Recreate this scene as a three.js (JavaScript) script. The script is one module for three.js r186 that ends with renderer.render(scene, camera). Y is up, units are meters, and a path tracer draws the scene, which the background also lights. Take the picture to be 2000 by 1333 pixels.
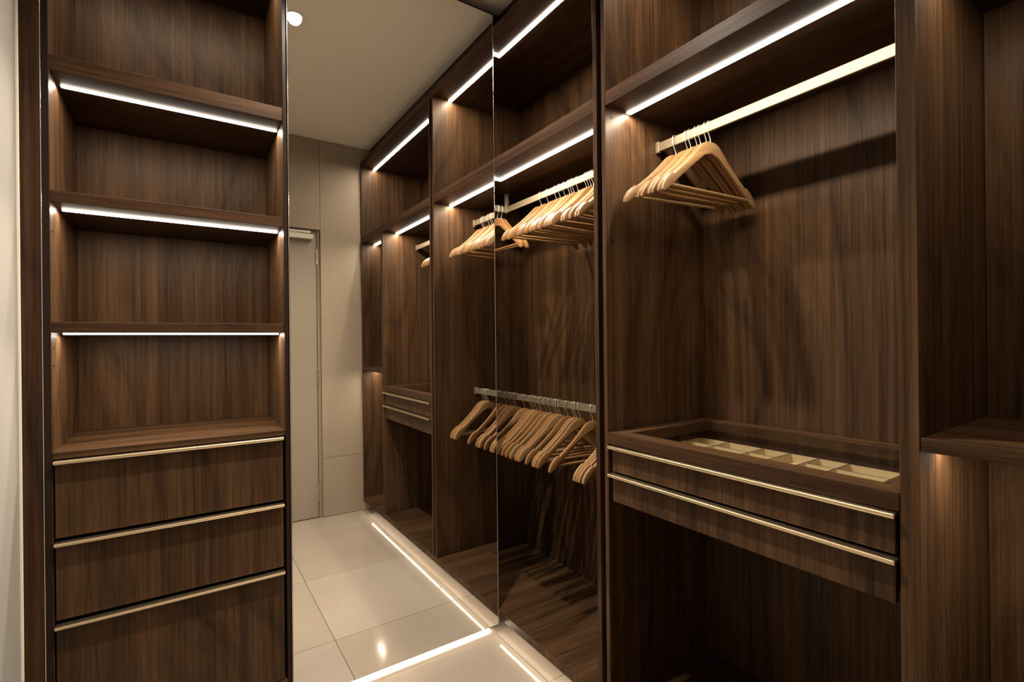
import * as THREE from 'three';
import { RoundedBoxGeometry } from 'three/addons/geometries/RoundedBoxGeometry.js';
import { mergeGeometries, toCreasedNormals } from 'three/addons/utils/BufferGeometryUtils.js';
import { RectAreaLightUniformsLib } from 'three/addons/lights/RectAreaLightUniformsLib.js';

// ---------------------------------------------------------------- camera, light levels, exposure
const scene = new THREE.Scene();
scene.background = new THREE.Color(0x000000);
const camera = new THREE.PerspectiveCamera(2 * Math.atan(666.5 / 958.27) * 180 / Math.PI, 2000 / 1333, 0.01, 30);
camera.position.set(0, 1.297, 1.8444);
camera.rotation.set(0.0002, -0.5898, -0.0101, 'YXZ');
RectAreaLightUniformsLib.init();
const renderer = new THREE.WebGLRenderer({ antialias: true });
renderer.toneMapping = THREE.LinearToneMapping;
renderer.toneMappingExposure = 1.14;
renderer.shadowMap.enabled = true;
renderer.shadowMap.type = THREE.PCFSoftShadowMap;
const WARM = new THREE.Color().setRGB(1.0, 0.81, 0.60);      // the LED strips
const LED_POWER = 155;                                        // shelf strips
const FLOOR_POWER = 22;                                      // plinth strips
const GLOW = 14;                                              // what the eye sees of a strip
const SPOT_POWER = 20;                                        // ceiling downlights (candela)

// ---------------------------------------------------------------- measures (metres)
const X = 1.148;            // front plane of the wardrobe run, facing -x
const XB = 1.662;           // its back
const CEIL = 2.805, END = 1.966, WALL_L = -0.372;
const Z12A = 0.632, Z12B = 0.672, Z2IN = 0.688, Z23 = 1.471, Z23B = 1.503, ZBACK = -0.52;
const SH_T = 2.107, SH_B = 2.062, TOP_B = 2.65, TOP_T = 2.69, BOT_T = 0.107, BOT_B = 0.073;
const RAIL_X = 1.4;

// ---------------------------------------------------------------- noise and textures
let seed = 7;
const rnd = () => { seed = (seed * 1664525 + 1013904223) >>> 0; return seed / 4294967296; };
const between = (a, b) => a + (b - a) * rnd();
function lattice(n) { const a = new Float32Array(n); for (let i = 0; i < n; i++) a[i] = rnd(); return a; }
function noise2(px, py) {              // periodic value noise, px by py cells over the unit square
  const g = lattice(px * py), s = (t) => t * t * (3 - 2 * t);
  return (u, v) => {
    let x = u * px, y = v * py;
    const x0 = Math.floor(x), y0 = Math.floor(y), fx = s(x - x0), fy = s(y - y0);
    const a = ((x0 % px) + px) % px, b = (a + 1) % px, c = ((y0 % py) + py) % py, d = (c + 1) % py;
    return (g[c * px + a] * (1 - fx) + g[c * px + b] * fx) * (1 - fy) + (g[d * px + a] * (1 - fx) + g[d * px + b] * fx) * fy;
  };
}
function texture(w, h, f, srgb) {
  const data = new Uint8Array(w * h * 4);
  for (let y = 0; y < h; y++) for (let x = 0; x < w; x++) {
    const c = f(x / w, y / h), i = (y * w + x) * 4;
    for (let k = 0; k < 3; k++) data[i + k] = Math.max(0, Math.min(255, Math.round(c[k])));
    data[i + 3] = 255;
  }
  const t = new THREE.DataTexture(data, w, h);
  t.wrapS = t.wrapT = THREE.RepeatWrapping; t.magFilter = THREE.LinearFilter; t.minFilter = THREE.LinearMipmapLinearFilter; t.generateMipmaps = true; t.anisotropy = 8;
  if (srgb) t.colorSpace = THREE.SRGBColorSpace;
  t.needsUpdate = true;
  return t;
}
// walnut: u across the grain (1 m), v along it (2.4 m)
const nWarp = noise2(4, 4), nWarp2 = noise2(10, 5), nBand = noise2(22, 2), nMid = noise2(80, 4), nFine = noise2(300, 9), nPore = noise2(500, 36), nFleck = noise2(140, 40), nTone = noise2(7, 3);
const nMask = noise2(9, 6);
function walnut(u, v) {
  const r = 9 * u + 2.6 * nWarp(u, v) + 0.8 * nWarp2(u, v);
  let ring = r - Math.floor(r); ring = Math.pow(Math.abs(ring * 2 - 1), 3);
  const r2 = r * 4.0 + 0.6 * nMid(u, v); let fine = r2 - Math.floor(r2); fine = Math.pow(Math.abs(fine * 2 - 1), 2);
  let k = 0.55 + 0.30 * (nBand(u, v) - 0.5) + 0.21 * (nMid(u, v) - 0.5) + 0.25 * (nFine(u, v) - 0.5) + 0.18 * (nPore(u, v) - 0.5) + 0.16 * (nTone(u, v) - 0.5);
  k -= 0.22 * ring * (0.15 + nMask(u, v)) + 0.10 * (fine - 0.3) * nMask(v, u);
  if (nFleck(u, v) > 0.88) k -= 0.05;
  return Math.max(0, Math.min(1, k));
}
const mix = (a, b, t) => a.map((x, i) => x + (b[i] - x) * t);
const WOOD_DARK = [29, 18, 11], WOOD_MID = [69, 50, 33], WOOD_LIGHT = [104, 78, 52];
const woodMap = texture(1024, 1024, (u, v) => { const k = walnut(u, v); return k < 0.5 ? mix(WOOD_DARK, WOOD_MID, k * 2) : mix(WOOD_MID, WOOD_LIGHT, k * 2 - 1); }, true);
const woodBump = texture(1024, 1024, (u, v) => { const k = 255 * (0.5 * nFine(u, v) + 0.5 * nPore(u, v)); return [k, k, k]; });
for (const t of [woodMap, woodBump]) t.repeat.set(1, 1 / 2.4);
const woodMat = (color, rough, spec = 0.3) => new THREE.MeshPhysicalMaterial({ map: woodMap, bumpMap: woodBump, bumpScale: 0.00012, color, roughness: rough, specularIntensity: spec });
const M = {
  wood: woodMat(0xffffff, 0.42),
  edge: woodMat(new THREE.Color().setRGB(0.78, 0.72, 0.76), 0.40),
  rim: new THREE.MeshPhysicalMaterial({ color: new THREE.Color().setRGB(0.02, 0.012, 0.009), roughness: 0.3, specularIntensity: 0.25 }),
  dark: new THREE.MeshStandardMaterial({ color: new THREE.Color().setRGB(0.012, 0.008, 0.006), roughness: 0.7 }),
};
// beech: u across (0.1 m), v along (0.5 m)
const bA = noise2(12, 4), bB = noise2(60, 8), bC = noise2(120, 60);
const beechMap = texture(256, 256, (u, v) => { const k = 0.5 * bA(u, v) + 0.3 * bB(u, v) + 0.2 * bC(u, v); return mix([121, 93, 62], [143, 115, 81], k); }, true);
beechMap.repeat.set(10, 2);
const beech = (c) => new THREE.MeshPhysicalMaterial({ map: beechMap, color: c, roughness: 0.38, clearcoat: 0.28, clearcoatRoughness: 0.2 });
const BEECH = [beech(0xffffff), beech(0xf3e2cf), beech(0xffeedd)];
const brushN = noise2(4, 256);
const brushMap = texture(64, 512, (u, v) => { const k = 90 + 70 * brushN(u, v); return [k, k, k]; });
brushMap.repeat.set(2, 20);
M.gold = new THREE.MeshPhysicalMaterial({ color: new THREE.Color().setRGB(0.80, 0.66, 0.46), metalness: 1, roughness: 0.34 });
M.rail = new THREE.MeshPhysicalMaterial({ color: new THREE.Color().setRGB(0.215, 0.178, 0.12), metalness: 0.4, roughness: 0.45 });
M.chrome = new THREE.MeshStandardMaterial({ color: new THREE.Color().setRGB(0.82, 0.82, 0.80), metalness: 1, roughness: 0.38 });
M.steel = new THREE.MeshStandardMaterial({ color: new THREE.Color().setRGB(0.55, 0.53, 0.5), metalness: 1, roughness: 0.3 });
M.mirror = new THREE.MeshPhysicalMaterial({ color: new THREE.Color().setRGB(0.88, 0.875, 0.86), metalness: 1, roughness: 0.0 });
M.mirrorEdge = new THREE.MeshPhysicalMaterial({ color: new THREE.Color().setRGB(0.62, 0.60, 0.55), metalness: 0.9, roughness: 0.12 });
M.glass = new THREE.MeshPhysicalMaterial({ color: 0xf4f8f4, roughness: 0.0, transmission: 1, thickness: 0, ior: 1.5 });
M.led = new THREE.MeshStandardMaterial({ color: 0xffffff, roughness: 0.6, emissive: new THREE.Color().setRGB(1.0, 0.88, 0.72), emissiveIntensity: GLOW });
M.ledLow = M.led.clone(); M.ledLow.emissiveIntensity = GLOW * 0.35;
const wN = noise2(40, 40), wF = noise2(200, 200), wL = noise2(5, 5);
const paintBump = texture(256, 256, (u, v) => { const k = 255 * (0.5 * wN(u, v) + 0.5 * wF(u, v)); return [k, k, k]; });
const paint = (r, g, b) => new THREE.MeshStandardMaterial({ color: new THREE.Color().setRGB(r, g, b), roughness: 0.85, bumpMap: paintBump, bumpScale: 0.0003 });
M.ceiling = paint(0.86, 0.80, 0.70);
M.wallPaint = paint(0.32, 0.315, 0.298);
M.doorPaint = paint(0.275, 0.232, 0.182); M.doorPaint.roughness = 0.6;
M.doorFrame = paint(0.265, 0.224, 0.175);
const tileMap = texture(512, 512, (u, v) => { const k = 0.6 * wL(u, v) + 0.3 * wN(u, v) + 0.1 * wF(u, v); return mix([152, 143, 133], [160, 152, 142], k); }, true);
M.tiles = [0xffffff, 0xf8f5f1, 0xfcfaf5].map((c) => new THREE.MeshPhysicalMaterial({ map: tileMap, color: c, roughness: 0.09, specularIntensity: 0.9 }));
const slabMap = texture(512, 512, (u, v) => { const k = 0.5 * wL(u, v) + 0.35 * wN(u, v) + 0.15 * wF(u, v); return mix([143, 130, 113], [153, 140, 122], k); }, true);
M.slab = new THREE.MeshStandardMaterial({ map: slabMap, roughness: 0.55 });
M.grout = new THREE.MeshStandardMaterial({ color: new THREE.Color().setRGB(0.20, 0.17, 0.14), roughness: 0.9 });
const feltN = noise2(160, 160);
const feltMap = texture(256, 256, (u, v) => { const k = feltN(u, v); return mix([208, 186, 152], [222, 202, 168], k); }, true);
feltMap.repeat.set(6, 6);
M.felt = new THREE.MeshPhysicalMaterial({ map: feltMap, roughness: 0.95, sheen: 0.4, sheenColor: new THREE.Color(0xd8c4a0), sheenRoughness: 0.6 });
M.feltEdge = new THREE.MeshStandardMaterial({ color: new THREE.Color().setRGB(0.09, 0.065, 0.05), roughness: 0.8 });
M.white = new THREE.MeshStandardMaterial({ color: 0xe9e4d8, roughness: 0.5 });
M.closer = new THREE.MeshStandardMaterial({ color: new THREE.Color().setRGB(0.55, 0.52, 0.46), metalness: 0.4, roughness: 0.45 });
M.lens = new THREE.MeshStandardMaterial({ color: 0xffffff, emissive: new THREE.Color().setRGB(1, 0.93, 0.82), emissiveIntensity: 14 });

// ---------------------------------------------------------------- helpers
const used = new Map(), bases = new Map();
function numbered(n) { const k = used.get(n) ?? 0; used.set(n, k + 1); return k ? `${n}_${String(k).padStart(3, '0')}` : n; }
function thing(name, label, category, [x, y, z], group) {
  const o = new THREE.Group(); o.name = numbered(name); o.position.set(x, y, z); scene.add(o);
  o.userData = { label, category }; if (group) o.userData.group = group;
  bases.set(o, o.position.clone());
  return o;
}
const baseOf = (p) => { for (let o = p; o; o = o.parent) if (bases.has(o)) return bases.get(o); return new THREE.Vector3(); };
function put(name, geometry, material, parent, label) {       // geometry in world coordinates
  const b = baseOf(parent), m = new THREE.Mesh(geometry.translate(-b.x, -b.y, -b.z), material);
  m.name = parent === scene ? numbered(name) : name; m.castShadow = m.receiveShadow = true;
  if (label) m.userData.label = label;
  parent.add(m);
  return m;
}
function struct(name, geometry, material, label) { const m = put(name, geometry, material, scene, label); m.userData.kind = 'structure'; return m; }
function grainUV(g, grain, offset = true) {                     // uv in metres, v along the grain axis
  const p = g.attributes.position, n = g.attributes.normal, uv = new Float32Array(p.count * 2), ou = offset ? rnd() : 0, ov = offset ? rnd() * 2.4 : 0;
  const A = ['x', 'y', 'z'], gi = A.indexOf(grain);
  for (let i = 0; i < p.count; i++) {
    const nn = [Math.abs(n.getX(i)), Math.abs(n.getY(i)), Math.abs(n.getZ(i))], c = [p.getX(i), p.getY(i), p.getZ(i)];
    const ni = nn.indexOf(Math.max(...nn));
    let vi = gi, ui;
    if (ni === gi) { vi = (gi + 1) % 3; ui = (gi + 2) % 3; } else ui = 3 - gi - ni;
    uv[i * 2] = c[ui] + ou; uv[i * 2 + 1] = c[vi] + ov;
  }
  g.setAttribute('uv', new THREE.BufferAttribute(uv, 2));
  return g;
}
function boxGeo(x0, x1, y0, y1, z0, z1, r = 0.0012, seg = 1) {
  const w = x1 - x0, h = y1 - y0, d = z1 - z0, R = Math.min(r, w * 0.45, h * 0.45, d * 0.45);
  const g = R > 0 ? new RoundedBoxGeometry(w, h, d, seg, R) : new THREE.BoxGeometry(w, h, d);
  return g.translate((x0 + x1) / 2, (y0 + y1) / 2, (z0 + z1) / 2);
}
function board(parent, name, b, grain, material = M.wood, label, r) { return put(name, grainUV(boxGeo(...b, r), grain), material, parent, label); }
function plain(parent, name, b, material, label, r) { return put(name, boxGeo(...b, r), material, parent, label); }
function prismY(points, y0, y1, grain) {                        // [x, z] outline extruded upwards
  const s = new THREE.Shape(points.map(([x, z]) => new THREE.Vector2(x, -z)));
  const g = new THREE.ExtrudeGeometry(s, { depth: y1 - y0, bevelEnabled: false });
  g.rotateX(-Math.PI / 2).translate(0, y0, 0);
  return grain ? grainUV(g, grain) : g;
}
function profile(points, axis, from, to, place) {               // outline in a plane across the axis, extruded along it
  const s = new THREE.Shape(points.map(([a, b]) => new THREE.Vector2(a, b)));
  const g = new THREE.ExtrudeGeometry(s, { depth: to - from - 0.003, bevelEnabled: true, bevelThickness: 0.0015, bevelSize: 0.0008, bevelOffset: -0.0008, bevelSegments: 2, curveSegments: 8 });
  g.translate(0, 0, from + 0.0015);
  if (axis === 'x') g.applyMatrix4(new THREE.Matrix4().set(0, 0, 1, 0, 0, 1, 0, 0, -1, 0, 0, 0, 0, 0, 0, 1));   // shape x -> -z, extrusion -> x
  return g.translate(...place);
}
// an LED strip under a board: a glowing diffuser and an area light of its size just below it
function strip(parent, name, x0, x1, z0, z1, y, power, label) {
  const m = plain(parent, name, [x0, x1, y - 0.005, y + 0.001, z0, z1], power === FLOOR_POWER ? M.ledLow : M.led, label, 0.002);
  m.castShadow = false;
  const l = new THREE.RectAreaLight(WARM, power, x1 - x0, z1 - z0), b = baseOf(parent);
  l.position.set((x0 + x1) / 2 - b.x, y - 0.0062 - b.y, (z0 + z1) / 2 - b.z); l.rotation.x = -Math.PI / 2;
  l.name = 'strip_light';
  parent.add(l);
  return m;
}

// ---------------------------------------------------------------- the room
{
  const floor = struct('floor', boxGeo(-0.6, 1.9, -0.12, -0.006, -0.7, 2.25, 0), M.grout);
  const xs = [-0.668, -0.065, 0.538, 1.141, 1.744], zs = [-0.909, -0.271, 0.367, 1.005, 1.642, 2.28], gap = 0.0011;
  let k = 0;
  for (let i = 0; i + 1 < xs.length; i++) for (let j = 0; j + 1 < zs.length; j++) {
    const x0 = Math.max(xs[i], -0.6), x1 = Math.min(xs[i + 1], 1.74), z0 = Math.max(zs[j], -0.7), z1 = Math.min(zs[j + 1], 2.25);
    const g = boxGeo(x0 + gap, x1 - gap, -0.008, 0, z0 + gap, z1 - gap, 0.0008);
    grainUV(g, 'z'); put('tile', g, M.tiles[k++ % 3], floor);
  }
  struct('ceiling', boxGeo(-0.6, 1.9, CEIL, CEIL + 0.12, -0.7, 2.25, 0), M.ceiling);
  struct('wall_left', boxGeo(WALL_L - 0.12, WALL_L, 0, CEIL, -0.7, 2.25, 0), M.wallPaint);
  struct('wall_right', boxGeo(1.70, 1.82, 0, CEIL, -0.7, 2.25, 0), M.wallPaint);
  struct('wall_back', boxGeo(WALL_L, 1.70, 0, CEIL, -0.68, -0.56, 0), M.wallPaint);
  // end wall behind the photographer, with the doorway
  const DX0 = 0.012, DX1 = 0.851, DT = 2.135;
  const s = new THREE.Shape([[WALL_L, 0], [DX0, 0], [DX0, DT], [DX1, DT], [DX1, 0], [1.70, 0], [1.70, CEIL], [WALL_L, CEIL]].map(([a, b]) => new THREE.Vector2(a, b)));
  const wf = struct('wall_front', new THREE.ExtrudeGeometry(s, { depth: 0.14, bevelEnabled: false }).translate(0, 0, END + 0.008), M.slab);
  const slab = (x0, x1, y0, y1) => put('panel', grainUV(boxGeo(x0 + 0.0012, x1 - 0.0012, y0 + 0.0012, y1 - 0.0012, END, END + 0.009, 0.0008), 'y'), M.slab, wf);
  slab(WALL_L + 0.002, DX0, 0.002, 0.44); slab(WALL_L + 0.002, DX0, 0.44, CEIL - 0.002);
  slab(DX0, 0.254, DT, CEIL - 0.002); slab(0.254, 0.848, DT, CEIL - 0.002);
  slab(DX1, 1.448, 0.002, 0.44); slab(0.848, 1.448, 0.44, CEIL - 0.002); slab(1.448, 1.69, 0.002, CEIL - 0.002);
  // door set back in the opening
  const d = struct('door_1', boxGeo(0.046, 0.823, 0.006, 2.106, END + 0.022, END + 0.066, 0.002), M.doorPaint);
  for (const [a, b] of [[DX0 + 0.001, 0.044], [0.827, DX1 - 0.001]]) put('door_frame', boxGeo(a, b, 0.001, DT - 0.001, END + 0.020, END + 0.135, 0.0015), M.doorFrame, d);
  put('door_frame', boxGeo(0.044, 0.827, 2.110, DT - 0.001, END + 0.032, END + 0.135, 0.0015), M.doorFrame, d);
  for (const y of [1.935, 1.051, 0.181]) {
    const h = new THREE.CylinderGeometry(0.006, 0.006, 0.105, 16).translate(0.825, y, END + 0.018);
    const c1 = new THREE.SphereGeometry(0.0068, 12, 8).translate(0.825, y + 0.054, END + 0.018), c2 = c1.clone().translate(0, -0.108, 0);
    put('hinge', mergeGeometries([h, c1, c2]), M.steel, d);
  }
  const closer = put('door_closer', boxGeo(0.52, 0.795, 2.056, 2.094, END - 0.030, END + 0.022, 0.004, 2), M.closer, d, 'grey box of the overhead door closer');
  put('closer_rail', boxGeo(0.30, 0.782, 2.103, 2.121, END - 0.004, END + 0.031, 0.003, 2), M.closer, closer);
  put('closer_arm', new THREE.TubeGeometry(new THREE.LineCurve3(new THREE.Vector3(0.70, 2.099, END - 0.008), new THREE.Vector3(0.34, 2.100, END - 0.006)), 1, 0.006, 8), M.steel, closer);
  put('closer_spindle', new THREE.CylinderGeometry(0.011, 0.011, 0.016, 20).translate(0.70, 2.097, END - 0.010), M.steel, closer);
  const lever = new THREE.CatmullRomCurve3([[0.10, 1.04, END + 0.022], [0.10, 1.04, END - 0.020], [0.115, 1.04, END - 0.027], [0.22, 1.04, END - 0.027]].map((p) => new THREE.Vector3(...p)));
  put('door_handle', mergeGeometries([new THREE.TubeGeometry(lever, 24, 0.008, 10), new THREE.CylinderGeometry(0.026, 0.026, 0.008, 28).rotateX(Math.PI / 2).translate(0.10, 1.04, END + 0.019)]), M.steel, d);
  // sealant bead where the left wall meets the shelving
  struct('trim_1', boxGeo(WALL_L - 0.001, WALL_L + 0.006, 0.001, CEIL - 0.001, -0.006, 0.003, 0.002), M.white);
}
// recessed round downlights on the ceiling
function downlight(x, z, label) {
  const t = thing('downlight', label, 'downlight', [x, CEIL, z]);
  const ring = new THREE.LatheGeometry([[0.030, 0.012], [0.031, 0.0], [0.033, -0.004], [0.044, -0.005], [0.047, -0.002], [0.047, 0.0]].map((p) => new THREE.Vector2(...p)), 48).translate(x, CEIL, z);
  put('ring', ring, M.white, t);
  put('lens', new THREE.CylinderGeometry(0.031, 0.031, 0.003, 40).translate(x, CEIL - 0.0008, z), M.lens, t);
  const l = new THREE.SpotLight(WARM.clone().lerp(new THREE.Color(1, 1, 1), 0.25), SPOT_POWER, 0, 1.15, 0.8, 2);
  l.position.set(0, -0.008, 0); l.target.position.set(0, -1, 0); l.castShadow = true; l.shadow.radius = 1.5; l.shadow.mapSize.set(1024, 1024);
  t.add(l, l.target);
}
downlight(0.436, 0.581, 'small round ceiling downlight, glowing, seen at the top left of the mirror');

// ---------------------------------------------------------------- handles
// gold lip pulls: [outwards, up]
const LIP = [[0.0315, 0.0], [0.0, 0.0], [0.0, -0.0035], [0.022, -0.0042], [0.0255, -0.0062], [0.0275, -0.0095], [0.0300, -0.0095], [0.0322, -0.0060], [0.0326, -0.0018]];
const lipZ = (z0, z1, x, y) => profile(LIP.map(([a, b]) => [-a, b]), 'z', z0, z1, [x, y, 0]);          // faces -x
const lipX = (x0, x1, z, y) => profile(LIP.map(([a, b]) => [-a, b]), 'x', x0, x1, [0, y, z]);          // faces +z

// ---------------------------------------------------------------- corner wardrobe (first unit of the run, passing behind the mirror)
const LX0 = 1.242, LX1 = 1.262;     // strip under the boards
{
  const t = thing('corner_wardrobe', 'open dark walnut corner wardrobe with two hanging rails running behind the mirror', 'wardrobe', [1.4, 0, 0.1]);
  board(t, 'side_panel', [X, XB, BOT_T, TOP_B, Z12A, Z12A + 0.018], 'y');
  board(t, 'panel_edge', [X - 0.0012, X, BOT_T, TOP_B, Z12A, Z12A + 0.018], 'y', M.edge, undefined, 0.0005);
  board(t, 'side_panel', [0.312, 0.330, BOT_T, TOP_B, ZBACK, -0.026], 'y');
  board(t, 'back_panel', [XB, XB + 0.018, BOT_B, TOP_T, ZBACK - 0.018, Z12A + 0.02], 'y');
  board(t, 'back_panel', [0.312, XB, BOT_B, TOP_T, ZBACK - 0.018, ZBACK], 'y');
  const bot = board(t, 'bottom_panel', [X, XB, BOT_B, BOT_T, ZBACK, Z12A + 0.02], 'x');
  board(t, 'bottom_panel', [0.312, X, BOT_B, BOT_T, ZBACK, -0.026], 'x');
  const top = board(t, 'top_panel', [X, XB, TOP_B, TOP_T, ZBACK, Z12A + 0.02], 'z', M.edge);
  board(t, 'top_panel', [0.312, X, TOP_B, TOP_T, ZBACK, -0.026], 'x', M.edge);
  const sh = board(t, 'shelf', [X, XB, SH_B, SH_T, ZBACK, Z12A], 'z', M.edge);
  board(t, 'shelf', [0.330, X, SH_B, SH_T, ZBACK, -0.026], 'x', M.edge);
  board(t, 'filler_panel', [1.22, 1.238, TOP_T, CEIL - 0.003, -0.09, Z12A + 0.02], 'z', M.edge);
  board(t, 'plinth', [1.235, 1.251, 0.001, BOT_B, ZBACK, Z12A + 0.02], 'z');
  for (const [y, p] of [[TOP_B, top], [SH_B, sh]]) {
    strip(p, 'led_strip', LX0, LX1, -0.102, Z12A - 0.004, y, LED_POWER, 'glowing warm white strip');
    strip(p, 'led_strip', 0.335, LX1, -0.122, -0.102, y, LED_POWER, 'glowing warm white strip');
  }
  strip(bot, 'led_strip', 1.166, 1.174, -0.02, Z12A, BOT_B, FLOOR_POWER, 'glowing warm white strip');
  // rails: flat champagne tubes with end sockets
  const railGeo = (z0, z1, y) => boxGeo(RAIL_X - 0.005, RAIL_X + 0.005, y - 0.031, y, z0, z1, 0.002, 2);
  const up = put('rail', railGeo(-0.292, Z12A - 0.001, 1.993), M.rail, t);
  put('rail', boxGeo(0.332, RAIL_X - 0.009, 1.962, 1.993, -0.290, -0.280, 0.002, 2), M.rail, t);
  put('rail_support', boxGeo(RAIL_X - 0.009, RAIL_X + 0.009, 1.960, SH_B, -0.294, -0.276, 0.002, 2), M.rail, up);
  put('rail_socket', boxGeo(RAIL_X - 0.008, RAIL_X + 0.008, 1.956, 1.997, Z12A - 0.014, Z12A, 0.002, 2), M.rail, up);
  const low = put('rail', railGeo(ZBACK + 0.001, Z12A - 0.001, 1.030), M.rail, t);
  for (const z of [ZBACK, Z12A - 0.014]) put('rail_socket', boxGeo(RAIL_X - 0.008, RAIL_X + 0.008, 0.993, 1.034, z, z + 0.014, 0.002, 2), M.rail, low);
}
// ---------------------------------------------------------------- drawer wardrobe (middle unit)
const trayY = 0.93;
{
  const t = thing('drawer_wardrobe', 'open dark walnut wardrobe with glass topped drawers and a single hanging rail', 'wardrobe', [1.4, 0, 1.07]);
  board(t, 'side_panel', [X, XB, BOT_T, TOP_B, Z12B, Z2IN], 'y');
  board(t, 'panel_edge', [X - 0.0012, X, BOT_T, TOP_B, Z12B, Z2IN], 'y', M.edge, undefined, 0.0005);
  board(t, 'side_panel', [X, XB, BOT_T, SH_B, Z23, Z23B], 'y', M.wood);
  board(t, 'back_panel', [XB, XB + 0.018, BOT_B, TOP_T, Z12A + 0.022, Z23B], 'y');
  const bot = board(t, 'bottom_panel', [X, XB, BOT_B, BOT_T, Z12A + 0.021, Z23B], 'x');
  const top = board(t, 'top_panel', [X, XB, TOP_B, TOP_T, Z12A + 0.021, Z23B], 'z', M.edge);
  const sh = board(t, 'shelf', [X, XB, SH_B, SH_T, Z2IN, Z23B], 'z', M.edge);
  board(t, 'filler_panel', [1.22, 1.238, TOP_T, CEIL - 0.003, Z12A + 0.021, Z23B], 'z', M.edge);
  board(t, 'plinth', [1.235, 1.251, 0.001, BOT_B, Z12A + 0.021, Z23B], 'z');
  plain(t, 'gap_shade', [X + 0.02, XB, BOT_T, TOP_B, Z12A + 0.019, Z12B - 0.001], M.dark);  // near-black fill painted as the shade in the gap between the two wardrobes
  strip(top, 'led_strip', LX0, LX1, Z2IN + 0.004, Z23B, TOP_B, LED_POWER, 'glowing warm white strip');
  strip(sh, 'led_strip', LX0, LX1, Z2IN + 0.004, Z23 - 0.004, SH_B, LED_POWER, 'glowing warm white strip');
  strip(bot, 'led_strip', 1.166, 1.174, Z12A + 0.021, Z23B, BOT_B, FLOOR_POWER, 'glowing warm white strip');
  const rail = put('rail', boxGeo(RAIL_X - 0.005, RAIL_X + 0.005, 1.959, 1.990, Z2IN + 0.001, Z23 - 0.001, 0.002, 2), M.rail, t);
  for (const z of [Z2IN, Z23 - 0.014]) put('rail_socket', boxGeo(RAIL_X - 0.008, RAIL_X + 0.008, 1.955, 1.994, z, z + 0.014, 0.002, 2), M.rail, rail);
  // counter: four mitred rails round a pane
  const a0 = X - 0.001, a1 = XB - 0.001, b0 = Z2IN, b1 = Z23, c0 = 1.206, c1 = 1.612, d0 = 0.738, d1 = 1.424, y0 = 0.960, y1 = 0.996;
  const rails = [[[[a0, b0], [c0, d0], [c0, d1], [a0, b1]], 'z'], [[[a1, b0], [a1, b1], [c1, d1], [c1, d0]], 'z'], [[[a0, b0], [a1, b0], [c1, d0], [c0, d0]], 'x'], [[[a0, b1], [c0, d1], [c1, d1], [a1, b1]], 'x']];
  for (const [pts, g] of rails) put('countertop_rail', prismY(pts, y0, y1, g), M.wood, t);
  put('glass_pane', new THREE.PlaneGeometry(c1 - c0, d1 - d0).rotateX(-Math.PI / 2).translate((c0 + c1) / 2, 0.9925, (d0 + d1) / 2), M.glass, t);
  board(t, 'edge_band', [X - 0.0025, a0, y0, y1 - 0.0004, b0 + 0.0002, b1 - 0.0002], 'z', M.edge);
  // drawers
  const drawer = (ya, yb, ylip) => {
    const f = board(t, 'drawer', [X + 0.004, X + 0.022, ya, yb, 0.702, 1.462], 'y');
    put('drawer_handle', lipZ(0.696, 1.466, X + 0.017, ylip), M.gold, f, 'long champagne metal lip handle');
    const base = board(f, 'drawer_base', [X + 0.022, 1.64, ya + 0.012, ya + 0.024, 0.705, 1.459], 'z');
    for (const [z0, z1] of [[0.7025, 0.708], [1.447, 1.459]]) board(f, 'drawer_side', [X + 0.022, 1.64, ya + 0.024, Math.min(yb, ya + 0.066), z0, z1], 'x');
    board(f, 'drawer_side', [1.628, 1.64, ya + 0.024, Math.min(yb, ya + 0.066), 0.708, 1.447], 'z');
  };
  drawer(0.872, 0.9515, 0.9555); drawer(0.775, 0.8615, 0.8655);
  for (const y of [2.03, 1.62]) put('screw_cap', new THREE.CylinderGeometry(0.004, 0.004, 0.001, 16).rotateX(Math.PI / 2).translate(X + 0.03, y, Z2IN + 0.0005), M.rim, t);
}
// felt tray in the top drawer
{
  const t = thing('jewellery_tray', 'beige felt jewellery tray with dark edged dividers under the glass counter', 'tray', [1.4, 0.897, 1.03]);
  const yB = 0.8975, xA = 1.176, xB = 1.604, zA = 0.711, zB = 1.36, w = 0.0055;
  put('base', grainUV(boxGeo(xA, xB, yB, yB + 0.005, zA, zB, 0.001), 'z'), M.felt, t);
  const wall = (x0, x1, z0, z1) => put('divider', grainUV(new THREE.BoxGeometry(x1 - x0, trayY - yB - 0.005, z1 - z0).translate((x0 + x1) / 2, (trayY + yB + 0.005) / 2, (z0 + z1) / 2), 'z'),
    [M.felt, M.felt, M.feltEdge, M.felt, M.felt, M.felt], t);
  const cols = [zA, 0.826, 0.951, 1.037, 1.121, 1.204, zB];
  for (const z of cols) wall(xA, xB, z - w / 2, z + w / 2);
  for (const x of [xA, xB]) wall(x - w / 2, x + w / 2, zA, zB);
  for (let i = 0; i < 6; i++) for (const x of [1.515, 1.43, 1.345, 1.26]) {
    if (i === 3 && x > 1.4) continue;
    wall(x - w / 2, x + w / 2, cols[i] + w / 2, cols[i + 1] - w / 2);
  }
}
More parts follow.
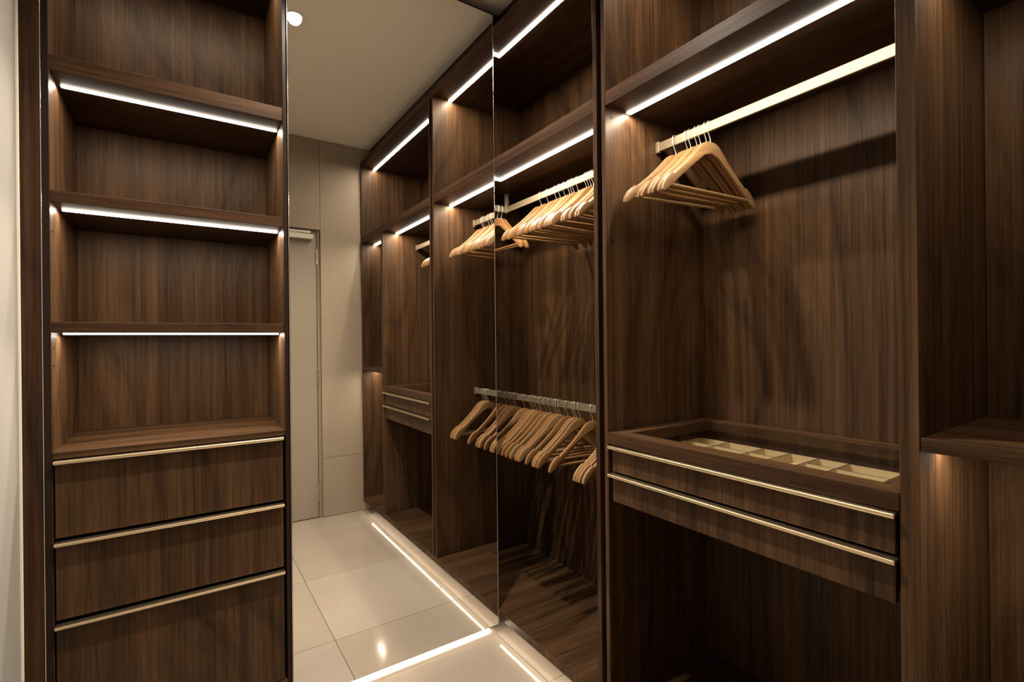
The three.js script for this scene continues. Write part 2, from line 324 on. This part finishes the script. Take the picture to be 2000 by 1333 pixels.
// ---------------------------------------------------------------- shelf wardrobe (nearest the camera, at the right edge)
{
  const t = thing('shelf_wardrobe', 'narrow open dark walnut shelf wardrobe at the right edge of the picture', 'wardrobe', [1.4, 0, 1.73]);
  const XB3 = 1.58, zE = 1.944, zF = 1.962;
  board(t, 'side_panel', [X, XB, BOT_T, TOP_B, zE, zF], 'y');
  board(t, 'back_panel', [XB3, XB3 + 0.018, BOT_B, SH_B, Z23B + 0.001, zE], 'y');
  board(t, 'back_panel', [XB, XB + 0.018, SH_B, TOP_T, Z23B + 0.001, zF], 'y');
  const bot = board(t, 'bottom_panel', [X, XB, BOT_B, BOT_T, Z23B + 0.001, zF], 'x');
  const top = board(t, 'top_panel', [X, XB, TOP_B, TOP_T, Z23B + 0.001, zF], 'z', M.edge);
  const sh = board(t, 'shelf', [X, XB, SH_B, SH_T, Z23B + 0.001, zE], 'z', M.edge);
  const mid = board(t, 'shelf', [X + 0.001, XB3, 1.081, 1.108, Z23B + 0.001, zE], 'z', M.wood);
  board(t, 'filler_panel', [1.22, 1.238, TOP_T, CEIL - 0.003, Z23B + 0.001, zF], 'z', M.edge);
  board(t, 'plinth', [1.235, 1.251, 0.001, BOT_B, Z23B + 0.001, zF], 'z');
  strip(top, 'led_strip', LX0, LX1, Z23B, zE - 0.004, TOP_B, LED_POWER * 0.55, 'glowing warm white strip');
  for (const [p, y] of [[sh, SH_B], [mid, 1.081]]) strip(p, 'led_strip', LX0, LX1, Z23B + 0.004, zE - 0.004, y, LED_POWER * 0.55, 'glowing warm white strip');
  strip(bot, 'led_strip', 1.166, 1.174, Z23B, zE - 0.12, BOT_B, FLOOR_POWER, 'glowing warm white strip');
}
// ---------------------------------------------------------------- left shelving with drawers
{
  const t = thing('shelving_unit', 'tall dark walnut shelving with lit shelves above three wide drawers, left of the mirror', 'shelving', [0, 0, -0.2]);
  const xl = -0.306, xr = 0.290, zb = -0.43;
  board(t, 'side_panel', [-0.322, xl, 0.105, TOP_B, zb, -0.004], 'y');
  board(t, 'side_panel', [xr, 0.303, 0.105, TOP_B, zb, -0.004], 'y');
  for (const [a, b] of [[-0.3215, -0.3065], [0.2905, 0.3025]]) plain(t, 'panel_edge', [a, b, 0.105, CEIL - 0.004, -0.004, -0.001], M.rim, undefined, 0.001);
  plain(t, 'edge_trim', [-0.3245, -0.3220, 0.105, CEIL - 0.004, -0.02, 0.0015], M.mirrorEdge, 'thin shiny metal edge strip', 0.0009);
  board(t, 'filler_panel', [-0.365, -0.325, 0.001, CEIL - 0.003, -0.02, 0], 'y', M.edge);
  board(t, 'back_panel', [-0.322, 0.303, 0.06, TOP_T, zb - 0.018, zb], 'y');
  const top = board(t, 'top_panel', [-0.322, 0.303, TOP_B, TOP_T, zb, -0.004], 'x', M.edge);
  board(t, 'bottom_panel', [-0.322, 0.303, 0.105, 0.135, zb, -0.004], 'x', M.edge);
  board(t, 'plinth', [-0.322, 0.303, 0.001, 0.105, -0.055, -0.039], 'x');
  board(t, 'filler_panel', [-0.322, 0.303, TOP_T, CEIL - 0.003, -0.088, -0.07], 'x', M.edge);
  strip(top, 'led_strip', xl + 0.010, xr - 0.004, -0.108, -0.095, TOP_B, LED_POWER, 'glowing warm white strip');
  for (const [a, b] of [[2.068, 2.114], [1.701, 1.733], [1.334, 1.364]]) {
    const s = board(t, 'shelf', [xl, xr, a, b, zb, -0.006], 'x', M.edge);
    strip(s, 'led_strip', xl + 0.010, xr - 0.004, -0.108, -0.095, a, LED_POWER, 'glowing warm white strip');
  }
  board(t, 'countertop', [xl, xr, 0.979, 0.998, zb, -0.003], 'x');
  for (const [a, b, y] of [[0.757, 0.9715, 0.9755], [0.527, 0.7425, 0.7465], [0.138, 0.5115, 0.5155]]) {
    const f = board(t, 'drawer', [-0.302, 0.282, a, b, -0.024, -0.006], 'y');
    put('drawer_handle', lipX(-0.303, 0.283, -0.019, y), M.gold, f, 'long champagne metal lip handle');
    board(f, 'drawer_base', [-0.29, 0.27, a + 0.01, a + 0.022, zb + 0.03, -0.024], 'x');
  }
  for (const y of [1.62, 1.29, 1.24]) put('screw_cap', new THREE.CylinderGeometry(0.004, 0.004, 0.001, 16).rotateZ(Math.PI / 2).translate(xl + 0.0005, y, -0.03), M.rim, t);
}
// ---------------------------------------------------------------- mirror
{
  const t = thing('wall_mirror', 'tall frameless mirror panel between the lit shelving and the hanging wardrobe', 'mirror', [0.73, 0, -0.01]);
  const x0 = 0.3085, x1 = X, y0 = 0.045, y1 = 2.741;
  plain(t, 'mirror_glass', [x0, x1 - 0.002, y0, y1, -0.006, 0], M.mirror, 'clear mirror glass', 0);
  board(t, 'backing_panel', [x0 - 0.004, x1 - 0.001, y0 + 0.002, y1, -0.024, -0.007], 'y', M.edge);
  for (const [a, b] of [[x0 - 0.0035, x0 - 0.0004], [x1 - 0.0019, x1 + 0.0012]]) plain(t, 'edge_trim', [a, b, y0, y1, -0.0064, 0.0012], M.mirrorEdge, 'thin shiny metal edge strip', 0.0012);
  plain(t, 'edge_trim', [x0, x1 - 0.002, y0 - 0.0022, y0 - 0.0002, -0.0064, 0.0004], M.rim, 'thin dark edge strip', 0.0008);
  const lm = plain(t, 'led_strip', [x0 + 0.01, x1 - 0.016, 0.002, 0.020, -0.062, -0.056], M.led, 'glowing warm white strip', 0.002);
  lm.castShadow = false;
  const ll = new THREE.RectAreaLight(WARM, FLOOR_POWER * 0.8, x1 - x0 - 0.026, 0.018), lb = bases.get(t);
  ll.name = 'strip_light'; ll.position.set((x0 + x1 - 0.006) / 2 - lb.x, 0.011, -0.0545 - lb.z); ll.rotation.y = Math.PI; t.add(ll);
  board(t, 'plinth', [x0, X - 0.01, 0.001, 0.066, -0.085, -0.07], 'x');
  board(t, 'filler_panel', [x0, 1.22, TOP_T, CEIL - 0.003, -0.088, -0.07], 'x', M.edge);
}
// ---------------------------------------------------------------- hangers
// built in its own frame: the rail's top under the hook at the origin, shoulders along x
function hangerShape() {
  const top = [[0, -0.066], [0.018, -0.0675], [0.036, -0.0755], [0.056, -0.094], [0.082, -0.1195], [0.112, -0.146], [0.145, -0.1725], [0.164, -0.187]];
  const low = [[0.205, -0.2475], [0.186, -0.2335], [0.150, -0.2035], [0.110, -0.171], [0.070, -0.141], [0.030, -0.1115], [0, -0.1035]];
  const s = new THREE.Shape();
  s.moveTo(0, -0.066);
  const v = (p, f = 1) => p.map(([x, y]) => new THREE.Vector2(x * f, y));
  const tip = [[0.166, -0.1905], [0.170, -0.1915], [0.174, -0.1885], [0.188, -0.197], [0.204, -0.211], [0.216, -0.229], [0.219, -0.246], [0.214, -0.2505]];
  s.splineThru(v(top.slice(1)));
  for (const [x, y] of tip) s.lineTo(x, y);
  for (const [x, y] of low) s.lineTo(x, y);
  for (const [x, y] of low.slice(0, -1).reverse()) s.lineTo(-x, y);
  for (const [x, y] of tip.slice().reverse()) s.lineTo(-x, y);
  s.lineTo(-0.164, -0.187);
  s.splineThru([...v(top.slice(0, -1), -1)].reverse());
  return s;
}
const bodyGeo = (() => {
  let g = new THREE.ExtrudeGeometry(hangerShape(), { depth: 0.007, bevelEnabled: true, bevelThickness: 0.0028, bevelSize: 0.0028, bevelOffset: -0.0028, bevelSegments: 2, curveSegments: 10 });
  g.translate(0, 0, -0.0035);
  g = toCreasedNormals(g, 0.7);
  return grainUV(g, 'x', false);
})();
const barGeo = (() => { const g = new THREE.CylinderGeometry(0.0055, 0.0055, 0.372, 12).rotateZ(Math.PI / 2).translate(0, -0.2265, 0); return grainUV(g, 'x', false); })();
const hookGeo = new THREE.TubeGeometry(new THREE.CatmullRomCurve3([[0, -0.072], [0, -0.056], [-0.004, -0.046], [-0.0125, -0.028], [-0.0132, -0.012], [-0.011, -0.001], [-0.005, 0.0022], [0.005, 0.0022], [0.011, -0.001], [0.0132, -0.011], [0.012, -0.020]].map(([x, y]) => new THREE.Vector3(x, y, 0))), 48, 0.0015, 8);
const collarGeo = new THREE.CylinderGeometry(0.0026, 0.0026, 0.003, 12).translate(0, -0.0655, 0);
function makeHanger(mat) {
  const o = new THREE.Group();
  for (const [n, g, m] of [['body', bodyGeo, mat], ['bar', barGeo, mat], ['hook', hookGeo, M.chrome]]) { const k = new THREE.Mesh(g, m); k.name = n; k.castShadow = k.receiveShadow = true; o.add(k); if (n === 'hook') { k.userData.label = 'chrome wire hook'; const c = new THREE.Mesh(collarGeo, M.chrome); c.name = 'collar'; k.add(c); } }
  return o;
}
const protos = BEECH.map(makeHanger);
const ORD = ['first', 'second', 'third', 'fourth', 'fifth', 'sixth', 'seventh', 'eighth', 'ninth', 'tenth', 'eleventh', 'twelfth', 'thirteenth', 'fourteenth', 'fifteenth', 'sixteenth', 'seventeenth', 'eighteenth', 'nineteenth', 'twentieth', 'twenty-first', 'twenty-second', 'twenty-third', 'twenty-fourth', 'twenty-fifth'];
let nth = 0;
function hang(x, y, z, turn, tilt, label, group) {
  const o = protos[nth++ % 3].clone(); o.name = numbered('wooden_hanger'); scene.add(o);
  o.position.set(x, y, z); o.rotation.set(0, turn, 0, 'YXZ');
  for (const k of o.children) k.rotation.z = 0;
  o.rotation.z = tilt;
  o.userData = { label, category: 'hanger', group };
}
const deg = Math.PI / 180;
// neighbours on one rail keep 13.5 mm apart and turn only as far as their shoulders stay clear
function row(zs, y, wanted, label, group) {
  let last = -9, turn = 0;
  zs.forEach((z0, i) => {
    const z = Math.max(z0, last + 0.0138), want = wanted(i, z), room = Math.max(0, (z - last - 0.0138) / 0.23);
    turn = i === 0 ? want : Math.max(turn - room, Math.min(turn + room, want));
    hang(RAIL_X, y, z, turn, 0, label(i, zs.length), group);
    last = z;
  });
}
row([0.768, 0.814, 0.8278, 0.851, 0.8648, 0.886, 0.8998], 1.990, (i) => [-9.5, -6, -6, -4.5, -4.5, -4, -4][i] * deg, (i, n) => i === n - 1 ? 'nearest wooden hanger, whole triangle in view, on the drawer wardrobe rail' : i === n - 2 ? 'wooden hanger next behind the front one on the drawer wardrobe rail' : `${ORD[n - 2 - i]} wooden hanger behind the front one on the drawer wardrobe rail`, 'wooden hangers on the drawer wardrobe rail');
row([0.011, 0.064, 0.123, 0.151, 0.183, 0.215, 0.2295, 0.2435, 0.27, 0.322, 0.336, 0.350, 0.364, 0.42, 0.434, 0.459, 0.515, 0.5295], 1.993, (i) => -(i === 0 ? 2 : between(-2, 5)) * deg, (i) => `${ORD[i]} wooden hanger from the corner along the upper rail of the corner wardrobe`, 'wooden hangers on the upper corner rail');
row([-0.374, -0.306, -0.260, -0.235, -0.216, -0.14, -0.082, -0.062, -0.042, -0.008, 0.033, 0.065, 0.103, 0.117, 0.135, 0.187, 0.228, 0.243, 0.268, 0.345, 0.490, 0.504, 0.518, 0.540], 1.030, (i) => -(i > 9 ? between(3, 6) : between(-1, 4)) * deg, (i) => `${ORD[i]} wooden hanger from the back wall along the lower rail of the corner wardrobe`, 'wooden hangers on the lower corner rail');
hang(1.366, 1.993, -0.285, 90 * deg + 0.05, 0, 'wooden hanger turned sideways on the short side rail, nearest the rail corner', 'wooden hangers on the side rail');
hang(1.343, 1.993, -0.285, 90 * deg, 0, 'sideways wooden hanger second from the rail corner, half hidden behind the mirror edge', 'wooden hangers on the side rail');

renderer.render(scene, camera);
